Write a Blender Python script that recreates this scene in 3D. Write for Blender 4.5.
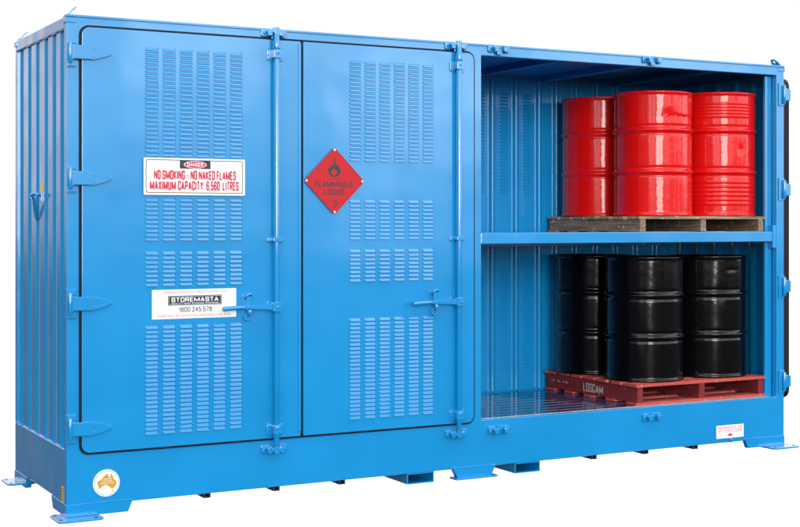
import bpy, bmesh, math, random
from mathutils import Vector, Matrix, noise as mnoise
from math import sin, cos, pi, radians, atan

# ------------------------------------------------------------------ reset
for o in list(bpy.data.objects): bpy.data.objects.remove(o)
S = bpy.context.scene
COL = S.collection
random.seed(4)

# ------------------------------------------------------------------ camera
cam_data = bpy.data.cameras.new('camera'); cam = bpy.data.objects.new('camera', cam_data)
COL.objects.link(cam); S.camera = cam
TH = atan(.548)
cam.location = (-2.0207, -7.8669, 1.6828)
cam.rotation_euler = (pi/2, 0, -TH)
cam_data.sensor_width = 36.0; cam_data.lens = 1389/800*36
cam_data.shift_x = -(421-400)/800; cam_data.shift_y = -(263.5-223)/800
cam_data.clip_start = .05; cam_data.clip_end = 500

# ------------------------------------------------------------------ sky and sun
S.view_settings.view_transform = 'Standard'; S.view_settings.look = 'None'
S.view_settings.gamma = 1; S.view_settings.exposure = .28
SUN_EL, SUN_AZ = radians(9), radians(198)      # azimuth measured clockwise from +Y
W = bpy.data.worlds.new('World'); S.world = W; W.use_nodes = True
nt = W.node_tree; nt.nodes.clear(); N = nt.nodes.new; LK = nt.links.new
def mth(op, a, b=None, c=None, clamp=False):
    n = N('ShaderNodeMath'); n.operation = op; n.use_clamp = clamp
    for i, v in enumerate((a, b, c)):
        if v is None: continue
        if isinstance(v, (int, float)): n.inputs[i].default_value = v
        else: LK(v, n.inputs[i])
    return n.outputs[0]
def sstep(v, lo, hi):
    n = N('ShaderNodeMapRange'); n.interpolation_type = 'SMOOTHSTEP'
    LK(v, n.inputs[0]); n.inputs[1].default_value = lo; n.inputs[2].default_value = hi
    return n.outputs[0]
tc = N('ShaderNodeTexCoord'); sep = N('ShaderNodeSeparateXYZ'); LK(tc.outputs['Generated'], sep.inputs[0])
X, Y, Z = sep.outputs
sky = N('ShaderNodeTexSky'); sky.sky_type = 'NISHITA'; sky.sun_disc = False
sky.sun_elevation = SUN_EL; sky.sun_rotation = SUN_AZ; sky.air_density = 1.2; sky.dust_density = 2.0
bg_sky = N('ShaderNodeBackground'); LK(sky.outputs[0], bg_sky.inputs[0]); bg_sky.inputs[1].default_value = .12
# thick bright cloud over most of the sky
nz = N('ShaderNodeTexNoise'); nz.inputs['Scale'].default_value = 2.6; nz.inputs['Detail'].default_value = 6
mp = N('ShaderNodeMapping'); LK(tc.outputs['Generated'], mp.inputs[0]); mp.inputs['Scale'].default_value = (1, 1, 2.2)
mp.inputs['Location'].default_value = (.3, .1, .0)
LK(mp.outputs[0], nz.inputs['Vector'])
cl = sstep(nz.outputs[0], .42, .58)
bg_cl = N('ShaderNodeBackground'); bg_cl.inputs[0].default_value = (1, .95, .95, 1); bg_cl.inputs[1].default_value = 2.7
mixA = N('ShaderNodeMixShader'); LK(mth('MULTIPLY_ADD', cl, .7, .15), mixA.inputs[0]); LK(bg_sky.outputs[0], mixA.inputs[1]); LK(bg_cl.outputs[0], mixA.inputs[2])
# bright hazy band above the horizon, strongest in the south, dimmed in the west to edge the drum highlights
hl = mth('SQRT', mth('MAXIMUM', mth('ADD', mth('MULTIPLY', X, X), mth('MULTIPLY', Y, Y)), 1e-5))
south = sstep(mth('DIVIDE', mth('MULTIPLY', Y, -1), hl), -.2, .75)
west = sstep(mth('DIVIDE', mth('MULTIPLY', X, -1), hl), .76, .82)
ang = mth('ARCTAN2', mth('MULTIPLY', X, -1), mth('MULTIPLY', Y, -1))          # 0 = south, positive towards west
def band(lo, hi, e): return mth('MULTIPLY', sstep(ang, radians(lo-e), radians(lo+e)), mth('SUBTRACT', 1, sstep(ang, radians(hi-e), radians(hi+e))))
glow_bands = mth('ADD', mth('MULTIPLY', band(38, 48, 2), 1.3), mth('MULTIPLY', band(-82, -58, 2), 1.0))   # bright bands added to the haze for highlight stripes on the drums
bg_hz = N('ShaderNodeBackground'); hc = N('ShaderNodeMix'); hc.data_type = 'RGBA'; LK(south, hc.inputs[0]); hc.inputs[6].default_value = (1, .90, .96, 1); hc.inputs[7].default_value = (.93, 1, .99, 1); LK(hc.outputs[2], bg_hz.inputs[0]); patch = N('ShaderNodeTexNoise'); patch.inputs['Scale'].default_value = 8; patch.inputs['Detail'].default_value = 4
LK(tc.outputs['Generated'], patch.inputs['Vector'])
LK(mth('MULTIPLY', mth('MULTIPLY', mth('ADD', glow_bands, mth('MULTIPLY_ADD', south, 1.5, .80)), mth('SUBTRACT', 1, mth('MULTIPLY', west, .8))), mth('MULTIPLY_ADD', sstep(patch.outputs[0], .40, .60), 1.0, .5)), bg_hz.inputs[1])
mixH = N('ShaderNodeMixShader'); LK(mth('SUBTRACT', 1, mth('MULTIPLY', sstep(Z, .2, .6), .95)), mixH.inputs[0]); LK(mixA.outputs[0], mixH.inputs[1]); LK(bg_hz.outputs[0], mixH.inputs[2])
# ground of the yard, below the horizon
bg_gr = N('ShaderNodeBackground'); bg_gr.inputs[0].default_value = (.5, .5, .5, 1); bg_gr.inputs[1].default_value = .12
mixB = N('ShaderNodeMixShader'); LK(sstep(Z, -.05, .09), mixB.inputs[0]); LK(bg_gr.outputs[0], mixB.inputs[1]); LK(mixH.outputs[0], mixB.inputs[2])
# the plain white background the container is shown against lies north-east of it
az = mth('ADD', mth('MULTIPLY', X, sin(TH)), mth('MULTIPLY', Y, cos(TH)))
wf = mth('MULTIPLY', sstep(mth('DIVIDE', az, hl), cos(radians(38)), cos(radians(35.5))), mth('SUBTRACT', 1, sstep(mth('ABSOLUTE', Z), .45, .7)))
bg_wh = N('ShaderNodeBackground'); bg_wh.inputs[0].default_value = (1, 1, 1, 1); bg_wh.inputs[1].default_value = 1.0
mixC = N('ShaderNodeMixShader'); LK(wf, mixC.inputs[0]); LK(mixB.outputs[0], mixC.inputs[1]); LK(bg_wh.outputs[0], mixC.inputs[2])
out = N('ShaderNodeOutputWorld'); LK(mixC.outputs[0], out.inputs[0])

sl = bpy.data.lights.new('sun', 'SUN'); so = bpy.data.objects.new('sun', sl); COL.objects.link(so)
sl.energy = 1.5; sl.angle = radians(22); sl.color = (1, .96, .9)
sd = Vector((sin(SUN_AZ)*cos(SUN_EL), cos(SUN_AZ)*cos(SUN_EL), sin(SUN_EL)))
so.rotation_euler = sd.to_track_quat('Z', 'Y').to_euler(); so.location = sd*20

# ------------------------------------------------------------------ materials
def mat(name, col, rough=.5, metal=0, spec=.5, coat=0, bump=0, bscale=40, var=0, vscale=3, coat_rough=.05, detail=3, vdet=3):
    m = bpy.data.materials.new(name); m.use_nodes = True
    t = m.node_tree; p = t.nodes['Principled BSDF']
    p.inputs['Base Color'].default_value = (*col, 1); p.inputs['Roughness'].default_value = rough
    p.inputs['Metallic'].default_value = metal; p.inputs['Specular IOR Level'].default_value = spec
    p.inputs['Coat Weight'].default_value = coat; p.inputs['Coat Roughness'].default_value = coat_rough
    g = t.nodes.new('ShaderNodeTexCoord')
    if bump:
        n = t.nodes.new('ShaderNodeTexNoise'); n.inputs['Scale'].default_value = bscale; n.inputs['Detail'].default_value = detail
        t.links.new(g.outputs['Object'], n.inputs['Vector'])
        b = t.nodes.new('ShaderNodeBump'); b.inputs['Strength'].default_value = 1; b.inputs['Distance'].default_value = bump
        t.links.new(n.outputs[0], b.inputs['Height']); t.links.new(b.outputs[0], p.inputs['Normal'])
        t.links.new(b.outputs[0], p.inputs['Coat Normal'])
    if var:
        n = t.nodes.new('ShaderNodeTexNoise'); n.inputs['Scale'].default_value = vscale; n.inputs['Detail'].default_value = vdet
        t.links.new(g.outputs['Object'], n.inputs['Vector'])
        r = t.nodes.new('ShaderNodeMapRange'); r.inputs[1].default_value = .3; r.inputs[2].default_value = .7
        r.inputs[3].default_value = 1-var; r.inputs[4].default_value = 1+var; t.links.new(n.outputs[0], r.inputs[0])
        h = t.nodes.new('ShaderNodeMix'); h.data_type = 'RGBA'; h.blend_type = 'MULTIPLY'; h.inputs[0].default_value = 1
        h.inputs[6].default_value = (*col, 1); t.links.new(r.outputs[0], h.inputs[7]); t.links.new(h.outputs[2], p.inputs['Base Color'])
        q = t.nodes.new('ShaderNodeMapRange'); q.inputs[3].default_value = max(0, rough-.03); q.inputs[4].default_value = rough+.03
        t.links.new(n.outputs[0], q.inputs[0]); t.links.new(q.outputs[0], p.inputs['Roughness'])
    return m
def wood(name, c1, c2, c3, scale=(1.2, 30, 30), rough=.85):
    m = bpy.data.materials.new(name); m.use_nodes = True
    t = m.node_tree; p = t.nodes['Principled BSDF']; p.inputs['Roughness'].default_value = rough
    p.inputs['Specular IOR Level'].default_value = .25
    g = t.nodes.new('ShaderNodeTexCoord'); mp = t.nodes.new('ShaderNodeMapping'); mp.inputs['Scale'].default_value = scale
    t.links.new(g.outputs['Object'], mp.inputs[0])
    n = t.nodes.new('ShaderNodeTexNoise'); n.inputs['Scale'].default_value = 2.5; n.inputs['Detail'].default_value = 8
    t.links.new(mp.outputs[0], n.inputs['Vector'])
    cr = t.nodes.new('ShaderNodeValToRGB'); e = cr.color_ramp.elements
    e[0].position = .3; e[0].color = (*c1, 1); e[1].position = .72; e[1].color = (*c2, 1)
    t.links.new(n.outputs[0], cr.inputs[0])
    n2 = t.nodes.new('ShaderNodeTexNoise'); n2.inputs['Scale'].default_value = 22; n2.inputs['Detail'].default_value = 9
    t.links.new(g.outputs['Object'], n2.inputs['Vector'])
    r = t.nodes.new('ShaderNodeMapRange'); r.inputs[1].default_value = .61; r.inputs[2].default_value = .68
    t.links.new(n2.outputs[0], r.inputs[0])
    mx = t.nodes.new('ShaderNodeMix'); mx.data_type = 'RGBA'; t.links.new(r.outputs[0], mx.inputs[0])
    t.links.new(cr.outputs[0], mx.inputs[6]); mx.inputs[7].default_value = (*c3, 1)
    t.links.new(mx.outputs[2], p.inputs['Base Color'])
    b = t.nodes.new('ShaderNodeBump'); b.inputs['Distance'].default_value = .004; b.inputs['Strength'].default_value = .8
    t.links.new(n.outputs[0], b.inputs['Height']); t.links.new(b.outputs[0], p.inputs['Normal'])
    return m
BLUE = mat('blue_enamel', (.003, .215, .52), .23, spec=.5, coat=1.0, bump=.004, bscale=2.6, detail=1, var=.05, vscale=2.2, coat_rough=.06)
BLUE_IN = mat('blue_enamel_thin_coat', (.003, .215, .52), .36, spec=.3, coat=.32, bump=.003, bscale=2.6, detail=1, var=.05, vscale=2.2, coat_rough=.09)
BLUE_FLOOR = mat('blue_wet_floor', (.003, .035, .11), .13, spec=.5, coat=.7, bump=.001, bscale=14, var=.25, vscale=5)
RUBBER = mat('black_rubber', (.007, .007, .014), .55, spec=.2)
DARKSTEEL = mat('dark_channel_steel', (.012, .02, .05), .55)
GALV = mat('galvanised_strip', (.35, .36, .38), .45, metal=.6, var=.3, vscale=40)
RED = mat('red_drum_enamel', (.58, .004, .004), .3, spec=.10, coat=.6, bump=.0022, bscale=7, var=.06, vscale=4, coat_rough=.04)
BLACK = mat('black_drum_enamel', (.002, .002, .0028), .18, spec=.12, coat=.4, bump=.0016, bscale=7, var=.1, vscale=5, coat_rough=.08)
GREYWOOD = wood('weathered_grey_timber', (.13, .085, .055), (.40, .29, .20), (.50, .41, .33))
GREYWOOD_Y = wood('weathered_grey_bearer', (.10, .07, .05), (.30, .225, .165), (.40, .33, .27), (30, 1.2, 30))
REDWOOD = wood('red_painted_timber', (.33, .045, .04), (.46, .08, .065), (.42, .22, .18))
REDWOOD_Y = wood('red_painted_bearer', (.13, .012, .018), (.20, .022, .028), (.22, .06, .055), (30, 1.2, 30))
WHITE = mat('white_sign_plate', (.68, .69, .70), .4, spec=.3)
INK = mat('sign_black', (.018, .018, .028), .4)
NAVY = mat('sign_navy', (.014, .015, .05), .4)
SIGNRED = mat('sign_red', (.50, .010, .05), .4)
PALERED = mat('fine_print_red', (.62, .07, .12), .4)
GREYINK = mat('fine_print_grey', (.4, .42, .5), .4)
DIAMOND = mat('diamond_red', (.44, .011, .02), .38, spec=.25)
GOLD = mat('gold_print', (.50, .25, .025), .5, spec=.2)
TEAL = mat('teal_print', (.06, .25, .27), .5)
YELLOW = mat('yellow_tag', (.72, .45, .02), .45)
PALLETWHITE = mat('stencil_white', (.50, .42, .42), .8)
FADEWHITE = mat('faded_stencil', (.42, .22, .24), .8)
BOLT = mat('bolt_steel', (.6, .6, .62), .35, metal=.7)

# ------------------------------------------------------------------ mesh helpers
def BM(): return bmesh.new()
def box(b, x0, x1, y0, y1, z0, z1, mi=0):
    v = [b.verts.new((x, y, z)) for x in (x0, x1) for y in (y0, y1) for z in (z0, z1)]
    for f in ((0,1,3,2), (4,6,7,5), (0,4,5,1), (2,3,7,6), (0,2,6,4), (1,5,7,3)):
        b.faces.new([v[i] for i in f]).material_index = mi
def prism(b, pts, a0, a1, axis='y', mi=0):
    """extrude a 2-D outline along an axis; the outline's plane is (x,z) for y, (y,z) for x, (x,y) for z"""
    def P(p, a):
        return (p[0], a, p[1]) if axis == 'y' else (a, p[0], p[1]) if axis == 'x' else (p[0], p[1], a)
    A = [b.verts.new(P(p, a0)) for p in pts]; Bv = [b.verts.new(P(p, a1)) for p in pts]
    n = len(pts)
    fs = [b.faces.new(A), b.faces.new(Bv[::-1])] + [b.faces.new((A[i], Bv[i], Bv[(i+1)%n], A[(i+1)%n])) for i in range(n)]
    for f in fs: f.material_index = mi
def rrect(x0, x1, z0, z1, r, n=6):
    """rounded rectangle; r = radius or four radii (bottom-left, bottom-right, top-right, top-left)"""
    if not isinstance(r, (tuple, list)): r = (r,)*4
    out = []
    for (cx, cz, sx, sz, a), q in zip(((x0,z0,1,1,pi), (x1,z0,-1,1,1.5*pi), (x1,z1,-1,-1,0), (x0,z1,1,-1,.5*pi)), r):
        if q <= 0: out.append((cx, cz)); continue
        for i in range(n+1):
            t = a+i/n*pi/2; out.append((cx+sx*q+q*cos(t), cz+sz*q+q*sin(t)))
    return out
def ring(b, outer, inner, y0, y1, mi=0):
    """a frame between two outlines with the same number of points, between y0 and y1"""
    n = len(outer)
    O0 = [b.verts.new((p[0], y0, p[1])) for p in outer]; I0 = [b.verts.new((p[0], y0, p[1])) for p in inner]
    O1 = [b.verts.new((p[0], y1, p[1])) for p in outer]; I1 = [b.verts.new((p[0], y1, p[1])) for p in inner]
    for i in range(n):
        j = (i+1)%n
        for q in ((O0[i],O0[j],I0[j],I0[i]), (O1[j],O1[i],I1[i],I1[j]), (O0[j],O0[i],O1[i],O1[j]), (I0[i],I0[j],I1[j],I1[i])):
            b.faces.new(q).material_index = mi
def holed(b, outer, holes, y0, y1):
    es = []
    for loop in [outer]+holes:
        v = [b.verts.new((p[0], y0, p[1])) for p in loop]
        es += [b.edges.new((v[i], v[(i+1)%len(v)])) for i in range(len(v))]
    r = bmesh.ops.triangle_fill(b, edges=es, use_beauty=True, use_dissolve=False)
    fs = [g for g in r['geom'] if isinstance(g, bmesh.types.BMFace)]
    e = bmesh.ops.extrude_face_region(b, geom=fs)
    bmesh.ops.translate(b, verts=[g for g in e['geom'] if isinstance(g, bmesh.types.BMVert)], vec=(0, y1-y0, 0))
def tube(b, pts, r, seg=14, cap=True, mi=0):
    """round bar along a polyline; r = radius or one radius per point"""
    pts = [Vector(p) for p in pts]; n = len(pts); rs = r if isinstance(r, (list, tuple)) else [r]*n
    rings = []
    for i, p in enumerate(pts):
        d = (pts[min(i+1, n-1)]-pts[max(i-1, 0)]).normalized()
        u = d.cross(Vector((0, 0, 1)) if abs(d.z) < .9 else Vector((0, 1, 0))).normalized(); v = d.cross(u)
        rings.append([b.verts.new(p+(u*cos(k/seg*2*pi)+v*sin(k/seg*2*pi))*rs[i]) for k in range(seg)])
    for a, c in zip(rings, rings[1:]):
        for k in range(seg):
            f = b.faces.new((a[k], a[(k+1)%seg], c[(k+1)%seg], c[k])); f.smooth = True; f.material_index = mi
    if cap:
        for q in (rings[0][::-1], rings[-1]): b.faces.new(q).material_index = mi
def ycyl(b, x, z, r, y0, y1, seg=20, mi=0):
    prism(b, [(x+r*cos(t/seg*2*pi), z+r*sin(t/seg*2*pi)) for t in range(seg)], y0, y1, 'y', mi)
def obj(name, b, m, parent=None, bevel=0, smooth=False, seg=2):
    bmesh.ops.recalc_face_normals(b, faces=b.faces)
    me = bpy.data.meshes.new(name); b.to_mesh(me); b.free()
    for q in (m if isinstance(m, (list, tuple)) else [m]): me.materials.append(q)
    if smooth:
        for p in me.polygons: p.use_smooth = True
    o = bpy.data.objects.new(name, me); COL.objects.link(o)
    if parent:
        o.parent = parent; base = parent
        while base.parent: base = base.parent
        if parent is base: o.location = -base.location       # outlines are given in world units
    if bevel:
        md = o.modifiers.new('bevel', 'BEVEL'); md.width = bevel; md.segments = seg; md.limit_method = 'ANGLE'
        md.angle_limit = radians(35); md.harden_normals = False
    return o
def thing(name, label, cat, loc, group=None):
    o = bpy.data.objects.new(name, None); COL.objects.link(o); o.location = loc; o.empty_display_size = .2
    o['label'] = label; o['category'] = cat
    if group: o['group'] = group
    return o
def text(b, s, cx, cz, w, h, y, mi, weight=.0, bold=0, plane='y', space=1.0):
    """lettering fitted to a w x h box centred on (cx, cz), standing on a plate that faces -Y (or -X)"""
    cu = bpy.data.curves.new('lettering', 'FONT'); cu.body = s; cu.align_x = 'CENTER'; cu.offset = weight; cu.space_character = space
    cu.resolution_u = 4
    o = bpy.data.objects.new('lettering', cu); COL.objects.link(o)
    dg = bpy.context.evaluated_depsgraph_get(); me = bpy.data.meshes.new_from_object(o.evaluated_get(dg))
    xs = [v.co.x for v in me.vertices]; zs = [v.co.y for v in me.vertices]
    x0, x1, z0, z1 = min(xs), max(xs), min(zs), max(zs)
    for q in ((-1, 0, 1) if bold else (0,)):
      vs = []
      for v in me.vertices:
        px = q*bold+cx+((v.co.x-x0)/(x1-x0)-.5)*w; pz = cz+((v.co.y-z0)/(z1-z0)-.5)*h
        vs.append(b.verts.new((px, y-.00006*q, pz) if plane == 'y' else (y-.00006*q, -px, pz)))
      for p in me.polygons:
        try: b.faces.new([vs[i] for i in p.vertices]).material_index = mi
        except ValueError: pass
    bpy.data.objects.remove(o); bpy.data.curves.remove(cu); bpy.data.meshes.remove(me)
# plain sign-writer's capitals, drawn as strokes: each glyph is (width, [polylines]); a third value rounds that corner
def G_(w, *lines): return (w, lines)
w_ = .42; r_ = 1
GLYPH = {
 'A': G_(.46, [(0,0),(.23,1),(.46,0)], [(.07,.28),(.39,.28)]),
 'B': G_(w_, [(0,0),(0,1),(.38,1,r_),(.38,.53,r_),(0,.53)], [(.1,.53),(w_,.53,r_),(w_,0,r_),(0,0)]),
 'C': G_(w_, [(w_,.66),(w_,1,r_),(0,1,r_),(0,0,r_),(w_,0,r_),(w_,.34)]),
 'D': G_(w_, [(0,0),(0,1),(w_,1,r_),(w_,0,r_),(0,0),(0,.05)]),
 'E': G_(.36, [(.36,1),(0,1),(0,0),(.36,0)], [(0,.52),(.31,.52)]),
 'F': G_(.35, [(.35,1),(0,1),(0,0)], [(0,.52),(.31,.52)]),
 'G': G_(w_, [(w_,.70),(w_,1,r_),(0,1,r_),(0,0,r_),(w_,0,r_),(w_,.46),(.22,.46)]),
 'H': G_(w_, [(0,0),(0,1)], [(w_,0),(w_,1)], [(0,.52),(w_,.52)]),
 'I': G_(.02, [(.01,0),(.01,1)]),
 'J': G_(.36, [(.36,1),(.36,0,r_),(0,0,r_),(0,.3)]),
 'K': G_(w_, [(0,0),(0,1)], [(w_,1),(.02,.40)], [(.14,.54),(w_,0)]),
 'L': G_(.34, [(0,1),(0,0),(.34,0)]),
 'M': G_(.66, [(0,0),(0,1),(.33,.05),(.66,1),(.66,0)]),
 'N': G_(.48, [(0,0),(0,1),(.48,0),(.48,1)]),
 'O': G_(w_, [(.21,1),(0,1,r_),(0,0,r_),(w_,0,r_),(w_,1,r_),(.21,1),(.2,1)]),
 'P': G_(w_, [(0,0),(0,1),(w_,1,r_),(w_,.46,r_),(0,.46)]),
 'Q': G_(w_, [(.21,1),(0,1,r_),(0,0,r_),(w_,0,r_),(w_,1,r_),(.21,1),(.2,1)], [(.24,.22),(.44,-.06)]),
 'R': G_(w_, [(0,0),(0,1),(w_,1,r_),(w_,.5,r_),(0,.5)], [(.2,.5),(w_,0)]),
 'S': G_(w_, [(w_,.70),(w_,1,r_),(0,1,r_),(0,.52,r_),(w_,.50,r_),(w_,0,r_),(0,0,r_),(0,.30)]),
 'T': G_(.40, [(0,1),(.40,1)], [(.20,0),(.20,1)]),
 'U': G_(w_, [(0,1),(0,0,r_),(w_,0,r_),(w_,1)]),
 'V': G_(.46, [(0,1),(.23,0),(.46,1)]),
 'W': G_(.66, [(0,1),(.16,0),(.33,.9),(.50,0),(.66,1)]),
 'X': G_(.44, [(0,0),(.44,1)], [(0,1),(.44,0)]),
 'Y': G_(.44, [(0,1),(.22,.45),(.44,1)], [(.22,.47),(.22,0)]),
 'Z': G_(.42, [(0,1),(.42,1),(0,0),(.42,0)]),
 '0': G_(.40, [(.2,1),(0,1,r_),(0,0,r_),(.40,0,r_),(.40,1,r_),(.2,1),(.19,1)]),
 '1': G_(.2, [(0,.76),(.17,1),(.17,0)]),
 '2': G_(.40, [(0,.70),(0,1,r_),(.40,1,r_),(.40,.56,r_),(0,0),(.40,0)]),
 '3': G_(.40, [(0,.74),(0,1,r_),(.39,1,r_),(.39,.53,r_),(.14,.53)], [(.16,.53),(.40,.53,r_),(.40,0,r_),(0,0,r_),(0,.27)]),
 '4': G_(.44, [(.33,0),(.33,1),(0,.28),(.44,.28)]),
 '5': G_(.40, [(.38,1),(.03,1),(.0,.52),(.40,.62,r_),(.40,0,r_),(0,0,r_),(0,.26)]),
 '6': G_(.40, [(.39,.74),(.39,1,r_),(0,1,r_),(0,0,r_),(.40,0,r_),(.40,.56,r_),(.02,.56)]),
 '7': G_(.40, [(0,1),(.40,1),(.12,0)]),
 '8': G_(.40, [(.2,1),(.02,1,r_),(.02,.53,r_),(.38,.53,r_),(.38,1,r_),(.2,1),(.19,1)], [(.2,.53),(0,.53,r_),(0,0,r_),(.40,0,r_),(.40,.53,r_),(.2,.53)]),
 '9': G_(.40, [(.01,.26),(.01,0,r_),(.40,0,r_),(.40,1,r_),(0,1,r_),(0,.44,r_),(.38,.44)]),
 '-': G_(.22, [(0,.42),(.22,.42)]), ',': G_(.06, [(.05,.05),(.0,-.14)]),
 '&': G_(.46, [(.46,0),(.06,.72),(.06,1,r_),(.34,1,r_),(.34,.7,r_),(0,.34,r_),(0,0,r_),(.36,0,r_),(.46,.36)]),
}
def stroke(b, pts, t, mp_, mi):
    """flat ribbon of width t along rounded polyline pts, mapped into the sign by mp_; split at sharp corners"""
    for i in range(1, len(pts)-1):
        if len(pts[i]) == 2:
            P = Vector(pts[i][:2]); d0 = P-Vector(pts[i-1][:2]); d1 = Vector(pts[i+1][:2])-P
            if d0.length and d1.length and d0.angle(d1) > .5:
                ex = t/2 if abs(d0.angle(d1)-pi/2) < .25 else 0
                stroke(b, list(pts[:i])+[tuple(P+d0.normalized()*ex)], t, mp_, mi)
                stroke(b, [tuple(P)]+list(pts[i+1:]), t, lambda p: (lambda c: (c[0], c[1]-.00001, c[2]))(mp_(p)), mi); return
    q = []
    for i, p in enumerate(pts):
        if len(p) == 3 and 0 < i < len(pts)-1:
            P = Vector(p[:2]); A = Vector(pts[i-1][:2])-P; B_ = Vector(pts[i+1][:2])-P
            rr = min(.17, A.length*.5, B_.length*.5); a = P+A.normalized()*rr; c = P+B_.normalized()*rr
            for k in range(5):
                u = k/4; q.append(a*(1-u)**2+P*2*u*(1-u)+c*u*u)
        else: q.append(Vector(p[:2]))
    L_, R2 = [], []
    for i, p in enumerate(q):
        d0 = (p-q[i-1]).normalized() if i else (q[1]-p).normalized(); d1 = (q[i+1]-p).normalized() if i < len(q)-1 else d0
        n0 = Vector((-d0.y, d0.x)); n1 = Vector((-d1.y, d1.x)); n = n0+n1
        n = n.normalized() if n.length > 1e-4 else n0
        k = min(1/max(n.dot(n0), .3), 1.9)
        e = -d0*t*0 if 0 < i < len(q)-1 else Vector((0, 0))
        L_.append(p+n*t/2*k); R2.append(p-n*t/2*k)
    V = [(b.verts.new(mp_(l)), b.verts.new(mp_(r))) for l, r in zip(L_, R2)]
    for a, c in zip(V, V[1:]): b.faces.new((a[0], c[0], c[1], a[1])).material_index = mi
def sign(b, st, cx, cz, w, h, y, mi, t=.15, gap=.2, plane='y', stretch=1.0):
    """a line of capitals w wide and h tall centred on (cx, cz)"""
    x = 0; run = []
    for ch in st:
        if ch == ' ': x += .30; continue
        gw, lines = GLYPH[ch]; gw *= stretch; run.append((x, lines)); x += gw+gap
    tot = x-gap+t; k = [0]
    for x0_, lines in run:
        for ln in lines:
            k[0] += 1; yy = y-.00003*(k[0] % 3)
            def mp_(p, x0_=x0_, yy=yy):
                px = cx+((p.x+x0_+t/2)/tot-.5)*w; pz = cz+(p.y-.5)*h*(1-t*.55)
                return (px, yy, pz) if plane == 'y' else (yy, -px, pz)
            stroke(b, [((q[0]*stretch), *q[1:]) for q in ln], t, mp_, mi)
def flat(b, pts, y, mi):
    b.faces.new([b.verts.new((p[0], y, p[1])) for p in pts]).material_index = mi
def flatring(b, outer, inner, y, mi):
    O = [b.verts.new((p[0], y, p[1])) for p in outer]; I = [b.verts.new((p[0], y, p[1])) for p in inner]
    for i in range(len(O)):
        j = (i+1)%len(O); b.faces.new((O[i], O[j], I[j], I[i])).material_index = mi
def louvres(b, x0, z_top, cols, rows, px, pz, w, y, d=.0090, h=.0172, sgn=-1):
    """pressed cooling slots: each a half-round scoop with its mouth turned down"""
    for c in range(cols):
        for r in range(rows):
            xl = x0+c*px; xr = xl+w; zt = z_top-r*pz; e = .006
            prof = [(0, 0, 0), (.40, .46, e*.45), (.88, .97, e*.95), (1.0, 1.0, e)]        # (down, out, end taper)
            L = [b.verts.new((xl+e-t*0-(t-e*0)*0+(0 if k else 0)-0, y+sgn*d*o_, zt-h*dn)) for k, (dn, o_, t) in enumerate(prof)]
            R = [b.verts.new((xr-e, y+sgn*d*o_, zt-h*dn)) for dn, o_, t in prof]
            LL = [b.verts.new((xl, y, zt-h*dn)) for dn, o_, t in prof]
            RR = [b.verts.new((xr, y, zt-h*dn)) for dn, o_, t in prof]
            for k in range(3):
                b.faces.new((L[k], R[k], R[k+1], L[k+1]))
                b.faces.new((LL[k], L[k], L[k+1], LL[k+1]))
                b.faces.new((R[k], RR[k], RR[k+1], R[k+1]))
            m1 = b.verts.new((xl+e, y-sgn*0.0, zt-h*.93)); m2 = b.verts.new((xr-e, y, zt-h*.93))
            b.faces.new((LL[3], L[3], m1)); b.faces.new((L[3], R[3], m2, m1)); b.faces.new((R[3], RR[3], m2))

# ================================================================== THE CONTAINER
L, D, H = 5.41, 1.30, 2.866
ZR, ZT = .378, 2.793                      # rail top, header underside
C0 = thing('storage_container', 'long blue steel container on feet, two closed louvred doors and an open bay of drums', 'storage container', (L/2, D/2, 0))

b = BM()
holed(b, [(0, .07), (L, .07), (L, H), (0, H)], [[(2.745, ZR), (5.335, ZR), (5.335, ZT), (2.745, ZT)],
      rrect(.075, 2.690, .368, 2.803, .05)], 0, .05)
obj('front_frame', b, BLUE, C0, .005)
b = BM(); box(b, -.004, L+.004, -.007, .06, H-.012, H+.003)
obj('roof_flange', b, BLUE, C0, .003)
# base: side, back and floor of the sump
for x in (0, L-.04):
    b = BM(); box(b, x, x+.04, .0505, D-.0505, .085, .392); obj('base_rail', b, BLUE, C0, .004)
b = BM(); box(b, .0005, L-.0005, D-.05, D, .07, .392); obj('base_rail', b, BLUE, C0, .004)
b = BM(); box(b, .041, L-.041, .051, D-.051, .088, .098); obj('sump_floor', b, BLUE, C0, .002)
for x in (0, L-.06):
    b = BM(); box(b, x+.0005, x+.0595, D-.05, D-.0005, .393, 2.79); obj('corner_post', b, BLUE, C0, .003)
    b = BM(); box(b, x+.0006, x+.0594, .0505, .062, .393, 2.79); obj('post_return', b, BLUE, C0, .003)
for x in (0, L-.05):
    b = BM(); box(b, x, x+.05, .051, D-.051, 2.79, 2.862); obj('top_rail', b, BLUE, C0, .006)
b = BM(); box(b, .001, L-.001, D-.05, D-.001, 2.79, 2.862); obj('top_rail', b, BLUE, C0, .006)
b = BM(); box(b, .051, L-.051, .061, D-.051, 2.835, 2.855); rf = obj('roof', b, BLUE_IN, C0, .004)
for x in [.65+.68*i for i in range(7)]:
    b = BM(); box(b, x, x+.05, .0505, D-.052, 2.79, 2.834); obj('roof_beam', b, BLUE_IN, rf, .004)
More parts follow.
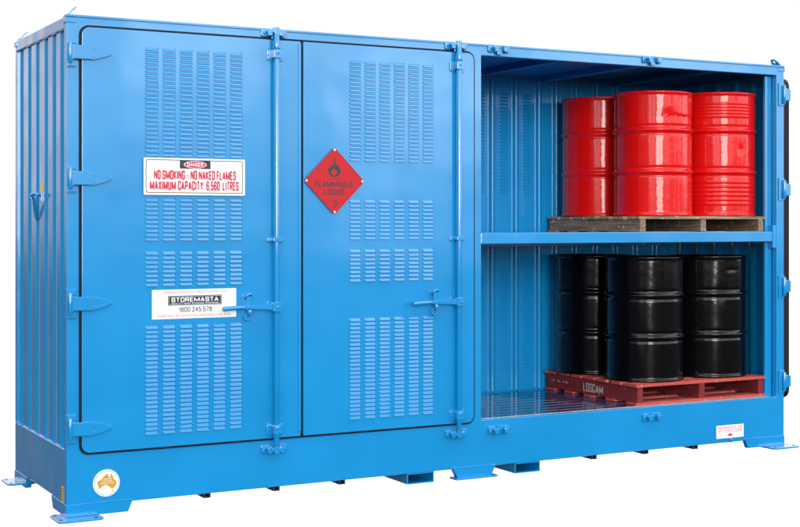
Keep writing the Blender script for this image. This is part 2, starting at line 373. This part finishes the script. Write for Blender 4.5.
for x in (0, L):
    s = 1 if x == 0 else -1
    for y in (0.0, D):
        t = 1 if y == 0 else -1
        b = BM(); box(b, *sorted((x-s*.008, x+s*.06)), *sorted((y-t*.0035, y+t*.055)), 2.822, H-.0125)
        obj('corner_block', b, BLUE, C0, .003)
        # lifting lug: small tilted plate with a hole
        b = BM(); n = 10; hole = [(.055+.016*cos(k/n*2*pi), .016*sin(k/n*2*pi)) for k in range(n)]
        holed(b, [(0, -.05), (.05, -.045), (.088, -.02), (.088, .02), (.05, .045), (0, .05)], [hole], -.004, .004)
        # outline plane (x,z) -> lean direction and depth
        lean = Vector((s*.72, 0, .69)); wid = Vector((0, 1, 0)); nor = lean.cross(wid)
        for v in b.verts: v.co = Vector((x+s*.012, y+t*.055, H+.002))+lean*(v.co.x*.85)+wid*(v.co.z*.8)+nor*v.co.y
        obj('lifting_lug', b, BLUE, C0)

# corrugated walls
def corrugated(name, along, a0, a1, base, depth, z0, z1, ridges, sl=.030, fl=.026, th=.003, axis='x', m=None):
    m = m or BLUE
    pts = [(a0, base)]
    for r in ridges:
        pts += [(r-sl-fl/2, base), (r-fl/2, base+depth), (r+fl/2, base+depth), (r+sl+fl/2, base)]
    pts.append((a1, base)); b = BM(); vs = []
    for z in (z0, z1):
        vs.append([b.verts.new(((q, a, z) if axis == 'x' else (a, q, z))) for a, q in pts])
    for i in range(len(pts)-1): b.faces.new((vs[0][i], vs[0][i+1], vs[1][i+1], vs[1][i]))
    o = obj(name, b, m, C0, .004)
    o.modifiers.clear()
    md = o.modifiers.new('bevel', 'BEVEL'); md.width = .006; md.segments = 3; md.limit_method = 'ANGLE'; md.angle_limit = radians(20)
    md2 = o.modifiers.new('sheet', 'SOLIDIFY'); md2.thickness = th; md2.offset = 0
    return o
ys = [.146, .325, .52, .735, .945, 1.16]
corrugated('side_panel', 'y', .061, D-.051, .014, .015, .388, 2.795, ys, axis='x')
corrugated('side_panel', 'y', .061, D-.051, L-.014, -.015, .388, 2.795, ys, axis='x')
rid = [3.602-.215*k for k in range(16, 0, -1)]+[3.602, 3.818, 4.033, 4.195, 4.385, 4.59, 4.79, 4.99, 5.19]
bp = corrugated('back_panel', 'x', .061, L-.061, D-.036, -.028, .388, 2.795, rid, sl=.02, fl=.018, axis='y', m=BLUE_IN)
for (xa, zt, n) in ((3.455, 2.69, 30), (3.668, 2.69, 30), (3.88, 2.69, 30), (4.245, 2.69, 30), (3.455, 1.28, 30), (3.668, 1.28, 30), (3.88, 1.28, 30), (4.245, 1.28, 30)):
    b = BM(); louvres(b, xa, zt, 1, n, .1, .0262, .085, D-.0377, d=.007)
    obj('louvre_panel', b, BLUE_IN, bp)

# feet with bolted plates
def foot(name, outline_front, x_end, y0, y1, plate, inward):
    pass
def corner_foot(sx, sy):
    X0 = 0 if sx > 0 else L; Y0 = 0 if sy > 0 else D
    fx = lambda v: X0+sx*v; fy = lambda v: Y0+sy*v
    b = BM()
    prism(b, [(fx(-.003), .0125), (fx(.356), .0125), (fx(.386), .0815), (fx(-.003), .0815)], fy(-.003), fy(.035), 'y')
    prism(b, [(fy(.0355), .0125), (fy(.30), .0125), (fy(.345), .0835), (fy(.0355), .0835)], fx(-.003), fx(.035), 'x')
    f = obj('foot', b, BLUE, C0, .002)
    b = BM()
    prism(b, [(fx(a), fy(c)) for a, c in ((-.07, -.085), (-.05, -.105), (.17, -.105), (.19, -.085), (.19, .10), (.17, .12), (-.05, .12), (-.07, .10))], 0, .012, 'z')
    p = obj('foot_plate', b, BLUE, f, .003)
    for (a, c) in ((-.045, -.055), (.15, -.07), (-.045, .09)):
        b2 = BM()
        prism(b2, [(fx(a)+.011*cos(k/12*2*pi), fy(c)+.011*sin(k/12*2*pi)) for k in range(12)], .012, .0132, 'z')
        bb = obj('bolt_hole', b2, DARKSTEEL, f)
for sx in (1, -1):
    for sy in (1, -1): corner_foot(sx, sy)
for yy, s in ((0, 1), (D, -1)):
    b = BM()
    prism(b, [(2.562, .0125), (2.825, .0125), (2.858, .079), (2.529, .079)], yy-s*.003, yy+s*.04, 'y')
    f = obj('foot', b, BLUE, C0, .002)
    b = BM(); box(b, 2.538, 2.856, *sorted((yy-s*.03, yy+s*.06)), -.0, .012); obj('foot_plate', b, BLUE, f, .002)
# tapered side of the middle foot and weld beads
for xw, zw, nw in ((.085, .0815, 25), (2.56, .0785, 22), (5.04, .0815, 24)):
    b = BM(); tube(b, [(xw+.012*k, -.0035, zw+.0009*(k % 2)) for k in range(nw)], .0022, 6); obj('weld_bead', b, BLUE, C0)
# fork pockets: square tubes right through the base
for x0, x1 in ((2.19, 2.388), (3.01, 3.212)):
    b = BM(); ring(b, rrect(x0, x1, .0, .0705, .004, 2), rrect(x0+.008, x1-.008, .008, .0625, .002, 2), .004, D-.004)
    obj('fork_pocket', b, BLUE, C0)
# open ends of the floor bearers
for x in (.842, 1.288, 1.732, 3.668, 4.118, 4.568):
    b = BM(); prism(b, [(x-.02, .042), (x+.022, .042), (x+.022, .0695), (x+.015, .0695), (x+.015, .048), (x-.013, .048), (x-.013, .0695), (x-.02, .0695)], .012, D-.012, 'y')
    obj('floor_bearer', b, DARKSTEEL, C0)

# floor of the bay
b = BM()
n = 10; y0, y1 = .062, 1.236; pw = (y1-y0)/n
for k in range(n): box(b, .075, L-.075, y0+k*pw, y0+(k+1)*pw-.022, .345, .379)
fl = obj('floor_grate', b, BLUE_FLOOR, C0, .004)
b = BM(); box(b, .076, L-.076, .0505, .060, .34, .381); obj('edge_strip', b, GALV, fl)
b = BM(); box(b, .06, L-.06, .06, 1.24, .31, .335); obj('grate_bed', b, DARKSTEEL, fl)

# shelf
b = BM(); box(b, 2.747, 5.333, .046, 1.235, 1.572, 1.602)
sh = obj('shelf', b, BLUE, C0, .003)
b = BM(); box(b, 2.7455, 5.3, .004, .045, 1.543, 1.619)
obj('shelf_beam', b, BLUE, sh, .005)
b = BM(); box(b, 5.3005, 5.3345, .001, .05, 1.495, 1.665); obj('shelf_bracket', b, BLUE, sh, .003)
b = BM(); box(b, 2.7455, 5.3345, 1.19, 1.233, 1.50, 1.57); obj('shelf_beam', b, BLUE, sh, .003)
# inner jamb of the open bay
b = BM(); box(b, 5.27, 5.334, .0512, .075, ZR+.004, ZT-.004); obj('bay_jamb', b, BLUE, C0, .003)

# ------------------------------------------------------------------ doors
def hinge(z, parent):
    b = BM()
    prism(b, rrect(-.004, .056, z-.085, z+.085, .004, 2), -.008, -.0005, 'y')
    box(b, .004, .05, -.016, -.008, z-.078, z-.05); box(b, .004, .05, -.016, -.008, z+.05, z+.078)
    tube(b, [(.016, -.02, z-.062), (.016, -.02, z+.062)], .0125)
    box(b, .012, .035, -.03, -.018, z-.044, z+.044)
    prism(b, [(.030, z-.04), (.145, z-.04), (.205, z-.024), (.245, z-.011), (.254, z), (.245, z+.013), (.205, z+.026), (.145, z+.04), (.030, z+.04)], -.034, -.0265, 'y')
    prism(b, rrect(.03, .135, z-.037, z+.037, .004, 2), -.0375, -.034, 'y')
    h = obj('hinge', b, BLUE, parent, .0025)
    for x, dz in ((.15, .022), (.15, -.022), (.24, 0)):
        b = BM(); ycyl(b, x, z+dz, .006, -.0385, -.033, 10); obj('hinge_bolt', b, BLUE, parent)
def lock_bar(x, parent):
    b = BM()
    tube(b, [(x, -.05, .33), (x, -.05, 2.83)], .0175, 18)
    tube(b, [(x, -.05, .452), (x, -.05, .425)], .025, 18); tube(b, [(x, -.05, 2.705), (x, -.05, 2.735)], .025, 18)
    tube(b, [(x, -.05, 2.74), (x, -.05, 2.80)], [.024, .019], 18); tube(b, [(x, -.05, .42), (x, -.05, .38)], [.024, .019], 18)
    for z in (.305, 2.85): box(b, x-.016, x+.016, -.062, -.03, z-.022, z+.022); box(b, x-.034, x-.014, -.056, -.028, z-.010, z+.014)
    obj('locking_bar', b, BLUE, parent, .002)
    for z, hh in ((2.715, .045), (1.585, .022), (.435, .045)):
        b = BM()
        prism(b, rrect(x-.052, x+.056, z-hh, z+hh*.55, .012, 4), -.026, -.0185, 'y')
        prism(b, rrect(x-.026, x+.026, z-hh*.75, z+hh*.5, .008, 4), -.073, -.026, 'y')
        obj('bar_bracket', b, BLUE, parent, .003)
        for s in (-1, 1):
            b = BM(); ycyl(b, x+s*.041, z-hh*.2, .007, -.031, -.026, 8); obj('bracket_bolt', b, BLUE, parent)
def keeper(x, z, up):
    b = BM()
    prism(b, rrect(x-.082, x+.082, z-.022, z+.03, .012, 4), -.014, -.0005, 'y')
    for s in (-1, 1):
        prism(b, [(x+s*.024, z-.016), (x+s*.05, z-.02), (x+s*.058, z+.012), (x+s*.03, z+.026), (x+s*.022, z+.01)], -.05, -.014, 'y')
        ycyl(b, x+s*.068, z+.002, .009, -.02, -.014, 10)
    box(b, x-.02, x+.02, -.024, -.014, z-.018*up-.018, z-.018*up+.018)
    obj('bar_keeper', b, BLUE, C0, .003)
def handle(x, z, parent, up):
    b = BM()
    prism(b, rrect(x-.034, x+.022, z-.03, z+.026, .006, 3), -.078, -.032, 'y')
    ycyl(b, x-.004, z-.002, .009, -.084, -.078, 10)
    prism(b, [(x-.034, z-.018), (x-.034, z+.018), (x-.19, z+.010), (x-.225, z+.012), (x-.225, z-.008)], -.072, -.06, 'y')
    tube(b, [(x-.215, -.066, z+.002), (x-.235, -.067, z+.001), (x-.352, -.074, z-.004), (x-.358, -.074, z-.004)], [.010, .0135, .0145, .010], 14)
    obj('lock_handle', b, BLUE, parent, .002)
    b = BM(); hx = x-.183
    prism(b, rrect(hx-.025, hx+.025, z-.07, z+.085, .02, 5), -.024, -.0185, 'y')
    prism(b, rrect(hx-.012, hx+.012, z-.02, z+.06, .006, 3), -.052, -.024, 'y')
    tube(b, [(hx-.018, -.03, z+.05), (hx-.015, -.045, z+.068), (hx, -.05, z+.08), (hx+.018, -.045, z+.078), (hx+.024, -.036, z+.064)], [.007, .008, .009, .007, .005], 10)
    tube(b, [(hx+.004, -.055, z-.015), (hx+.004, -.055, z-.04)], .014, 12)
    tube(b, [(hx+.02*cos(t/14*2*pi), -.034, z-.06+.018*sin(t/14*2*pi)) for t in range(15)], .005, 8, False)
    obj('hasp', b, BLUE, parent, .002)

DZ0, DZ1 = .372, 2.800
YD = -.018
def louvre_blocks(x0, px, parent):
    for zt, n in ((2.705, 25), (1.828, 10), (1.516, 8), (1.083, 25)):
        b = BM(); louvres(b, x0, zt, 6, n, px, .0256 if n != 8 else .0262, .080, YD)
        obj('louvre_panel', b, BLUE, parent)
def door(x0, x1, radii):
    b = BM(); prism(b, rrect(x0, x1, DZ0, DZ1, radii, 8), YD, .03, 'y')
    d = obj('door', b, BLUE, C0, .003, seg=3)
    g = .0130; rr = tuple(r+g if r > .01 else r for r in radii)
    b = BM(); ring(b, rrect(x0-g, x1+g, DZ0-g, DZ1+g, rr, 8), rrect(x0-.0005, x1+.0005, DZ0-.0005, DZ1+.0005, radii, 8), -.009, .028)
    obj('door_gasket', b, RUBBER, d, .004)
    return d
d1 = door(.083, 1.4365, (.045, .006, .006, .045)); d2 = door(1.4545, 2.678, (.006, .045, .045, .006))
# pressed edge strip of the first door
b = BM(); prism(b, [(1.418, YD-.0005), (1.437, YD-.0005), (1.437, YD-.006), (1.424, YD-.006)], DZ0+.03, DZ1-.012, 'z'); obj('edge_strip', b, BLUE, d1, .002)
for z in (2.653, 1.938, 1.224, .512): hinge(z, d1)
lock_bar(1.263, d1); lock_bar(2.546, d2)
handle(1.266, 1.176, d1, 0); handle(2.553, 1.171, d2, 1)
louvre_blocks(.452, .1042, d1); louvre_blocks(1.768, .1045, d2)
for x in (1.263, 2.548, 2.877, 4.155):
    keeper(x, 2.838, 1); keeper(x, .302, -1)

# the other pair of doors, folded flat against the right wall
for k, (x0, x1) in enumerate(((5.420, 5.445), (5.450, 5.474))):
    b = BM(); prism(b, rrect(.03, 1.26, DZ0, DZ1-.035, .05, 6), x0, x1, 'x')
    d = obj('folded_door', b, BLUE, C0, .003)
    b = BM(); ring(b, rrect(.012, 1.278, DZ0-.016, DZ1-.02, .066, 6), rrect(.0295, 1.2605, DZ0-.0005, DZ1-.0345, .05, 6), 0, 1)
    for v in b.verts: v.co = Vector((x0-.003+v.co.y*(x1-x0+.006), v.co.x, v.co.z))
    obj('door_gasket', b, RUBBER, d, .006)
    if k == 0:
        for z in (2.65, 1.935, 1.206, .49):
            b = BM()
            prism(b, rrect(5.352, 5.408, z-.085, z+.085, .004, 2), -.010, -.0005, 'y')
            tube(b, [(5.395, -.02, z-.07), (5.395, -.02, z+.07)], .013)
            box(b, 5.396, 5.424, -.022, -.008, z-.045, z+.045)
            prism(b, rrect(5.425, 5.474, z-.043, z+.043, .004, 2), -.006, .008, 'y')
            tube(b, [(5.424, -.010, z-.05), (5.424, -.010, z+.05)], .009)
            obj('hinge', b, BLUE, d, .003)

# ------------------------------------------------------------------ signs on the doors
b = BM(); ys_ = YD-.0135
x0, x1, z0, z1 = .439, 1.066, 1.847, 2.064; cx = (x0+x1)/2
prism(b, rrect(x0, x1, z0, z1, .006, 3), ys_, YD-.0122, 'y', 0)
flatring(b, rrect(x0+.013, x1-.013, z0+.012, z1-.010, .014, 4), rrect(x0+.017, x1-.017, z0+.016, z1-.014, .011, 4), ys_-.0005, 1)
flat(b, [(cx-.095, 2.003), (cx+.095, 2.003), (cx+.095, 2.051), (cx-.095, 2.051)], ys_-.0006, 1)
E1 = [(cx+.071*cos(t/32*2*pi), 2.027+.0215*sin(t/32*2*pi)) for t in range(32)]
E2 = [(cx+.066*cos(t/32*2*pi), 2.027+.0185*sin(t/32*2*pi)) for t in range(32)]
flat(b, E1, ys_-.0010, 0); flat(b, E2, ys_-.0014, 2)
sign(b, 'DANGER', cx, 2.027, .100, .020, ys_-.0018, 0, .19, .26, stretch=1.4)
sign(b, 'NO SMOKING - NO NAKED FLAMES', cx+.002, 1.965, .508, .052, ys_-.0006, 2, .235, .28)
sign(b, 'MAXIMUM CAPACITY', cx-.113, 1.903, .327, .052, ys_-.0006, 2, .235, .28)
sign(b, '6,560', cx+.111, 1.903, .084, .052, ys_-.0006, 2, .235, .28)
sign(b, 'LITRES', cx+.222, 1.903, .102, .052, ys_-.0006, 2, .235, .28)
text(b, 'CONFORMS TO AUSTRALIAN STANDARDS', cx+.02, 1.8695, .24, .006, ys_-.0006, 3)
obj('danger_sign', b, [WHITE, INK, SIGNRED, GREYINK], d1)

b = BM(); x0, x1, z0, z1 = .493, 1.014, 1.120, 1.292; cx = (x0+x1)/2
yq = YD-.0015
prism(b, rrect(x0, x1, z0, z1, .003, 2), yq, YD-.0001, 'y', 0)
sign(b, 'DESIGNED & MANUFACTURED IN AUSTRALIA BY', cx+.008, 1.276, .385, .0115, yq-.0004, 2, .15, .3, stretch=1.4)
flat(b, [(.590, 1.198), (.922, 1.198), (.922, 1.255), (.590, 1.255)], yq-.0004, 1)
flatring(b, rrect(.594, .918, 1.202, 1.251, .001, 1), rrect(.5955, .9165, 1.2035, 1.2495, .001, 1), yq-.0008, 0)
sign(b, 'STOREMASTA', .756, 1.231, .292, .025, yq-.0008, 0, .24, .42, stretch=2.0)
sign(b, 'QUALITY  SAFE  STORAGE  SYSTEMS', .756, 1.2095, .290, .0075, yq-.0008, 0, .17, .35, stretch=1.6)
sign(b, '1800 245 578', cx+.005, 1.173, .205, .027, yq-.0004, 1, .17, .32, stretch=1.25)
sign(b, 'STORE MUST BE LOCATED ON A PREPARED LEVEL BASE', cx, 1.137, .455, .013, yq-.0004, 2, .15, .3, stretch=1.4)
obj('maker_sign', b, [WHITE, NAVY, PALERED], d1)

b = BM(); cx, cz, hw = 1.660, 1.945, .211; yq = YD-.0135
def dia(s, r=.02):
    p = []
    for a in (-90, 0, 90, 180):
        t = radians(a); c = Vector((cos(t), sin(t)))
        for q in (-40, -20, 0, 20, 40):
            u = radians(a+q); k = c*(s-r*1.414)+Vector((cos(u), sin(u)))*r
            p.append((cx+k.x*.99, cz+k.y))
    return p
prism(b, dia(hw), yq, YD-.0122, 'y', 0)
flatring(b, dia(hw-.012, .018), dia(hw-.0145, .017), yq-.0005, 1)
sign(b, 'FLAMMABLE', cx-.003, cz-.020, .265, .037, yq-.0006, 1, .20, .33, stretch=1.35)
sign(b, 'LIQUID', cx-.005, cz-.068, .142, .037, yq-.0006, 1, .20, .33, stretch=1.35)
sign(b, '3', cx+.002, cz-.140, .030, .042, yq-.0006, 1, .14, .28, stretch=1.35)
# flame symbol: rings of curling tongues above a base line
fp = [(0,-.5),(-.16,-.47),(-.32,-.36),(-.42,-.18),(-.44,.02),(-.38,.17),(-.35,.02),(-.28,.10),(-.22,.28),(-.26,.42),(-.17,.36),(-.10,.20),(-.04,.32),(0,.56),(-.06,.82),(.07,.60),(.12,.42),(.10,.26),(.17,.32),(.2,.48),(.27,.30),(.25,.14),(.33,.2),(.39,.32),(.40,.12),(.38,.0),(.45,.06),(.47,-.14),(.4,-.32),(.26,-.43)]
fl_ = [(cx-.003+p[0]*.098, cz+.072+p[1]*.094) for p in fp]
vs = [b.verts.new((p[0], yq-.0006, p[1])) for p in fl_]
es = [b.edges.new((vs[i], vs[(i+1)%len(vs)])) for i in range(len(vs))]
r = bmesh.ops.triangle_fill(b, edges=es, use_beauty=True)
for g in r['geom']:
    if isinstance(g, bmesh.types.BMFace): g.material_index = 1
for pl in ([(0,-.42),(-.2,-.3),(-.22,-.1),(-.13,.02),(-.12,-.14),(-.04,-.02),(0,.16),(.07,.0),(.08,-.16),(.15,-.06),(.2,-.2),(.14,-.34)],):
    vs = [b.verts.new((cx-.003+p[0]*.098, yq-.0010, cz+.072+p[1]*.094)) for p in pl]
    es = [b.edges.new((vs[i], vs[(i+1)%len(vs)])) for i in range(len(vs))]
    r = bmesh.ops.triangle_fill(b, edges=es, use_beauty=True)
    for g in r['geom']:
        if isinstance(g, bmesh.types.BMFace): g.material_index = 0
flat(b, [(cx-.047, cz+.0105), (cx+.042, cz+.0105), (cx+.042, cz+.0135), (cx-.047, cz+.0135)], yq-.0006, 1)
for a in (0, 90, 180, 270):
    t = radians(a); ycyl(b, cx+cos(t)*(hw-.018)*.99, cz+sin(t)*(hw-.018), .0075, yq-.003, yq, 12, 2)
obj('hazard_diamond', b, [DIAMOND, INK, BOLT], d2)

# round sticker, drain label, tags on the base
def disc(x, z, r, n=48): return [(x+r*cos(t/n*2*pi), z+r*sin(t/n*2*pi)) for t in range(n)]
b = BM(); cx, cz, R_ = .229, .189, .078
prism(b, disc(cx, cz, R_), -.0012, -.0001, 'y', 0)
aus = [(-.86,-.05),(-.80,.14),(-.60,.24),(-.44,.32),(-.38,.46),(-.26,.52),(-.20,.62),(-.06,.66),(-.02,.76),(.14,.72),(.22,.70),(.16,.54),(.30,.44),(.38,.50),(.42,.72),(.48,.86),(.54,.62),(.60,.52),(.66,.32),(.78,.18),(.92,.0),(.96,-.14),(.88,-.36),(.76,-.52),(.58,-.64),(.40,-.56),(.30,-.42),(.20,-.40),(.06,-.28),(-.12,-.24),(-.34,-.34),(-.50,-.44),(-.64,-.56),(-.76,-.50),(-.74,-.30)]
vs = [b.verts.new((cx+p[0]*.062, -.0017, cz+.004+p[1]*.062)) for p in aus]
es = [b.edges.new((vs[i], vs[(i+1)%len(vs)])) for i in range(len(vs))]
for g in bmesh.ops.triangle_fill(b, edges=es, use_beauty=True)['geom']:
    if isinstance(g, bmesh.types.BMFace): g.material_index = 1
flat(b, [(cx+.032, cz-.045), (cx+.042, cz-.042), (cx+.041, cz-.050), (cx+.036, cz-.054)], -.0017, 1)
for k, (w_, s_) in enumerate(((.050, 'Australian'), (.062, 'Made Proud'), (.078, 'Australian Made'))):
    text(b, s_, cx+.004, cz+.024-.0125*k, w_, .0085, -.0021, 0, .01)
for k in range(60):                      # fine print running round the rim, too small to read
    if k % 9 == 8: continue
    t = k/60*2*pi; u = Vector((cos(t), sin(t))); v = Vector((-u.y, u.x)); c = Vector((cx, cz))+u*.0695
    h_ = .0024+.0012*random.random()
    flat(b, [tuple(c+u*h_+v*.0022), tuple(c+u*h_-v*.0022), tuple(c-u*h_-v*.0016), tuple(c-u*h_+v*.0016)], -.0017, 2)
obj('round_sticker', b, [WHITE, GOLD, TEAL], C0)

b = BM(); x0, x1, z0, z1 = 4.752, 5.012, .103, .198; cx = (x0+x1)/2
prism(b, [(x0, z0), (x1, z0), (x1, z1), (x0, z1)], -.0012, -.0001, 'y', 0)
sign(b, 'BUND DRAIN VALVE TO BE', cx, .1805, .238, .020, -.0017, 1, .14, .3, stretch=1.2)
sign(b, 'KEPT CLOSED & LOCKED', cx, .155, .228, .020, -.0017, 1, .14, .3, stretch=1.2)
flat(b, [(cx-.032, .124), (cx-.012, .132), (cx, .138), (cx+.012, .132), (cx+.032, .124), (cx+.01, .1205), (cx, .110), (cx-.01, .1205)], -.0017, 2)
obj('drain_label', b, [WHITE, PALERED, SIGNRED], C0)
b = BM(); ycyl(b, 4.886, .086, .017, -.012, -.0005, 16); ycyl(b, 4.886, .086, .009, -.022, -.012, 6)
obj('drain_plug', b, BLUE, C0, .002)
b = BM(); box(b, -.0046, -.0032, .055, .092, .088, .178)
for k in range(5): box(b, -.0050, -.0046, .062, .085, .096+.016*k, .104+.016*k, 1)
obj('yellow_label', b, [YELLOW, INK], C0)
for z in (.150, .185, .197, .256):         # four small plugged holes by the sticker
    b = BM(); ycyl(b, .085, z, .004, -.002, -.0002, 8); obj('rivet', b, BLUE, C0)
# side wall: yellow tag and a hanging tie-down loop
b = BM(); box(b, .0105, .0122, .600, .660, 1.872, 1.925); obj('yellow_tag', b, YELLOW, C0, .001)
b = BM()
loop = []
for k in range(25):
    t = k/24*2*pi; loop.append((-.012-.02*cos(t), .70+.045*sin(t)*.5-.08*cos(t)*.6, 1.775+.072*cos(t)))
tube(b, loop, .007, 10, False)
tube(b, [(.012, .63, 1.85), (-.03, .635, 1.862), (-.04, .66, 1.855), (-.03, .69, 1.835)], .012, 10)
box(b, .004, .0115, .615, .66, 1.815, 1.868)
obj('tie_down_hook', b, BLUE, C0)

# ================================================================== PALLETS
def pallet(name, label, x0, y0, z0, wx, wy, h, mx, my, seed, top_n=7, mark=False):
    rnd = random.Random(seed)
    p = thing(name, label, 'pallet', (x0+wx/2, y0+wy/2, z0))
    t = .020; bw = .05
    zt = z0+h-t; zb = z0+t*.9
    def boards(nm, za, zc, n, widths, xi=0):
        b = BM(); tot = sum(widths); gap = (wy-tot)/(n-1); y = y0
        for k in range(n):
            j = lambda a: (rnd.random()-.5)*a
            xa, xb = x0+xi+j(.012), x0+wx-xi+j(.012); za_, zc_ = za+j(.002), zc+j(.005)
            # slightly bowed board with a chipped, uneven edge
            m = 14; rows = []
            for i in range(m+1):
                u = i/m; xx = xa+(xb-xa)*u; w = .003*sin(u*7+k)+j(.005)
                rows.append([b.verts.new((xx, y+w, za)), b.verts.new((xx, y+widths[k]+j(.003), za)), b.verts.new((xx, y+widths[k]+j(.003), zc_+j(.002))), b.verts.new((xx, y+w+j(.002), zc_+j(.003)))])
            for a, c in zip(rows, rows[1:]):
                for q in range(4): b.faces.new((a[q], a[(q+1)%4], c[(q+1)%4], c[q]))
            b.faces.new(rows[0][::-1]); b.faces.new(rows[-1]); y += widths[k]+gap
        obj(nm, b, mx, p)
    boards('top_deck', zt+.0005, z0+h, top_n, [.135]+[.115]*(top_n-2)+[.135])
    boards('bottom_deck', z0+.001, zb-.0005, 5, [.12, .11, .12, .11, .12], .004)
    for i, xx in enumerate((x0+.012, x0+wx/2-bw/2, x0+wx-bw-.012)):
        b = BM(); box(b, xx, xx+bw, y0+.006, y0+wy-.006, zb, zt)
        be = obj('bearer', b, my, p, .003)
        if mark and i == 0:
            b = BM(); zc = (zb+zt)/2
            sign(b, 'LOSCAM', -(y0+.54), zc-.004, .25, .062, xx-.0008, 0, .15, .24, plane='x')
            obj('lettering', b, PALLETWHITE, be)
            for q in range(9):
                yy = y0+.86+.026*q+.004*rnd.random(); zz = zc-.006+.004*rnd.random()
                if q in (3, 6): continue
                b = BM()
                b.faces.new([b.verts.new(c) for c in ((xx-.0008, yy, zz), (xx-.0008, yy+.017, zz+.004), (xx-.0008, yy+.019, zz+.016+.008*rnd.random()), (xx-.0008, yy+.004, zz+.014))])
                obj('faded_mark', b, FADEWHITE, be)
    return p
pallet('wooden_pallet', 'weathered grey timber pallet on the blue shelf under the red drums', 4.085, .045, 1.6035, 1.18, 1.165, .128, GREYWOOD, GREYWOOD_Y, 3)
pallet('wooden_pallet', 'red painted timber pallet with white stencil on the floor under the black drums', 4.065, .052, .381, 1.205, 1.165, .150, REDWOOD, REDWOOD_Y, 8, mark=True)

# ================================================================== DRUMS
def drum(label, group, x, y, z, m, h=.908, rot=0, style='plain', dents=()):
    o = thing('steel_drum', label, 'drum', (x, y, z), group)
    r = .2925
    prof = [(.0, .0), (r-.006, .0), (r-.001, .002), (r+.002, .008), (r, .016), (r-.006, .021), (r-.006, .03)]
    hoops = [.355, .69]
    def rad(u):
        q = r-.006
        for hc in hoops:
            dz = (u-hc)*h
            q += .0115*math.exp(-(dz/.011)**2) - .0035*math.exp(-((abs(dz)-.028)/.009)**2)
        if style == 'ribbed':
            for c in [.805+.026*k for k in range(5)]+[.10+.035*k for k in range(6)]:
                q += .0045*math.exp(-(((u-c)*h)/.0055)**2)
        return q
    nz_ = 150
    body = [(rad(i/nz_), .03+(h-.06)*((i/nz_*h-.0)/h)) for i in range(1, nz_)]
    body = [(rad(zz/h), zz) for zz in [.03+(h-.062)*i/nz_ for i in range(1, nz_)]]
    prof += body + [(r-.006, h-.03), (r-.006, h-.022), (r, h-.017), (r+.003, h-.009), (r+.001, h-.001), (r-.004, h), (r-.008, h-.004), (r-.009, h-.016)]
    seg = 128; b = BM(); rings = []
    for q, zz in prof:
        if q == 0: rings.append([b.verts.new((0, 0, zz))]); continue
        ring_ = []
        for k in range(seg):
            t = k/seg*2*pi; c = Vector((cos(t), sin(t), 0)); rr = q
            if .03 < zz < h-.03:
                rr += .0016*mnoise.noise(Vector((c.x*2.2+x*3, c.y*2.2, zz*2.5)))
                for (ta, za, wa, wz, dp, jag) in dents:
                    da = (t-ta+pi)%(2*pi)-pi
                    e = math.exp(-(da/wa)**2-((zz-za-jag*.02*mnoise.noise(Vector((t*14, 1.3, x))))/wz)**2)
                    rr -= dp*e*(1+jag*.9*mnoise.noise(Vector((t*9, zz*30, x))))
            ring_.append(b.verts.new((rr*c.x, rr*c.y, zz)))
        rings.append(ring_)
    for a, c in zip(rings, rings[1:]):
        if len(a) == 1:
            for k in range(seg): b.faces.new((a[0], c[(k+1)%seg], c[k]))
        else:
            for k in range(seg): b.faces.new((a[k], a[(k+1)%seg], c[(k+1)%seg], c[k]))
    s = obj('drum_body', b, m, o, smooth=True); s.location = (0, 0, 0)
    b = BM(); prism(b, disc(0, 0, r-.0095, 64), h-.019, h-.0155, 'z')
    l = obj('lid', b, m, o); l.location = (0, 0, 0)
    for bx_, by_, br_ in ((.19, .08, .035), (-.20, -.06, .02)):
        b = BM(); prism(b, disc(bx_, by_, br_, 24), h-.0152, h-.003, 'z'); obj('bung', b, m, l, .002)
    return o
ZS = 1.6035+.128+.0025; ZF = .381+.150+.0025
F_ = radians(240)         # the side of a drum that faces the viewer
drum('red steel drum with a long crumpled dent near its top, front of the grey pallet', 'red drums', 4.457, .362, ZS, RED,
     dents=((radians(280), .725, .46, .010, .006, 1.0), (radians(255), .735, .13, .035, .005, .3), (radians(318), .70, .12, .05, .008, .5), (radians(300), .10, .05, .02, .005, 0)))
drum('red steel drum with fine ribs round its top and bottom bands, by the right wall', 'red drums', 5.066, .362, ZS, RED, style='ribbed', h=.925,
     dents=((radians(268), .50, .06, .03, .006, .2), (radians(290), .46, .04, .02, .005, 0), (radians(320), .42, .05, .03, .005, 0)))
drum('undented smooth red steel drum half hidden behind the left side of the dented red drum', 'red drums', 4.392, .950, ZS, RED)
drum('whole glossy black steel drum between the two partly hidden black drums', 'black drums', 4.372, .362, ZF, BLACK, h=.905, dents=((radians(230), .3, .1, .08, .003, 0),))
drum('glossy black steel drum beside the right wall with a small scratch near its top', 'black drums', 4.978, .362, ZF, BLACK, h=.905, dents=((radians(268), .80, .12, .012, .004, .5), (radians(250), .62, .1, .06, .004, 0)))
drum('black steel drum at the back above the white pallet stencil, half hidden by another drum', 'black drums', 4.330, .950, ZF, BLACK, h=.905, dents=((radians(255), .42, .12, .06, .004, 0),))
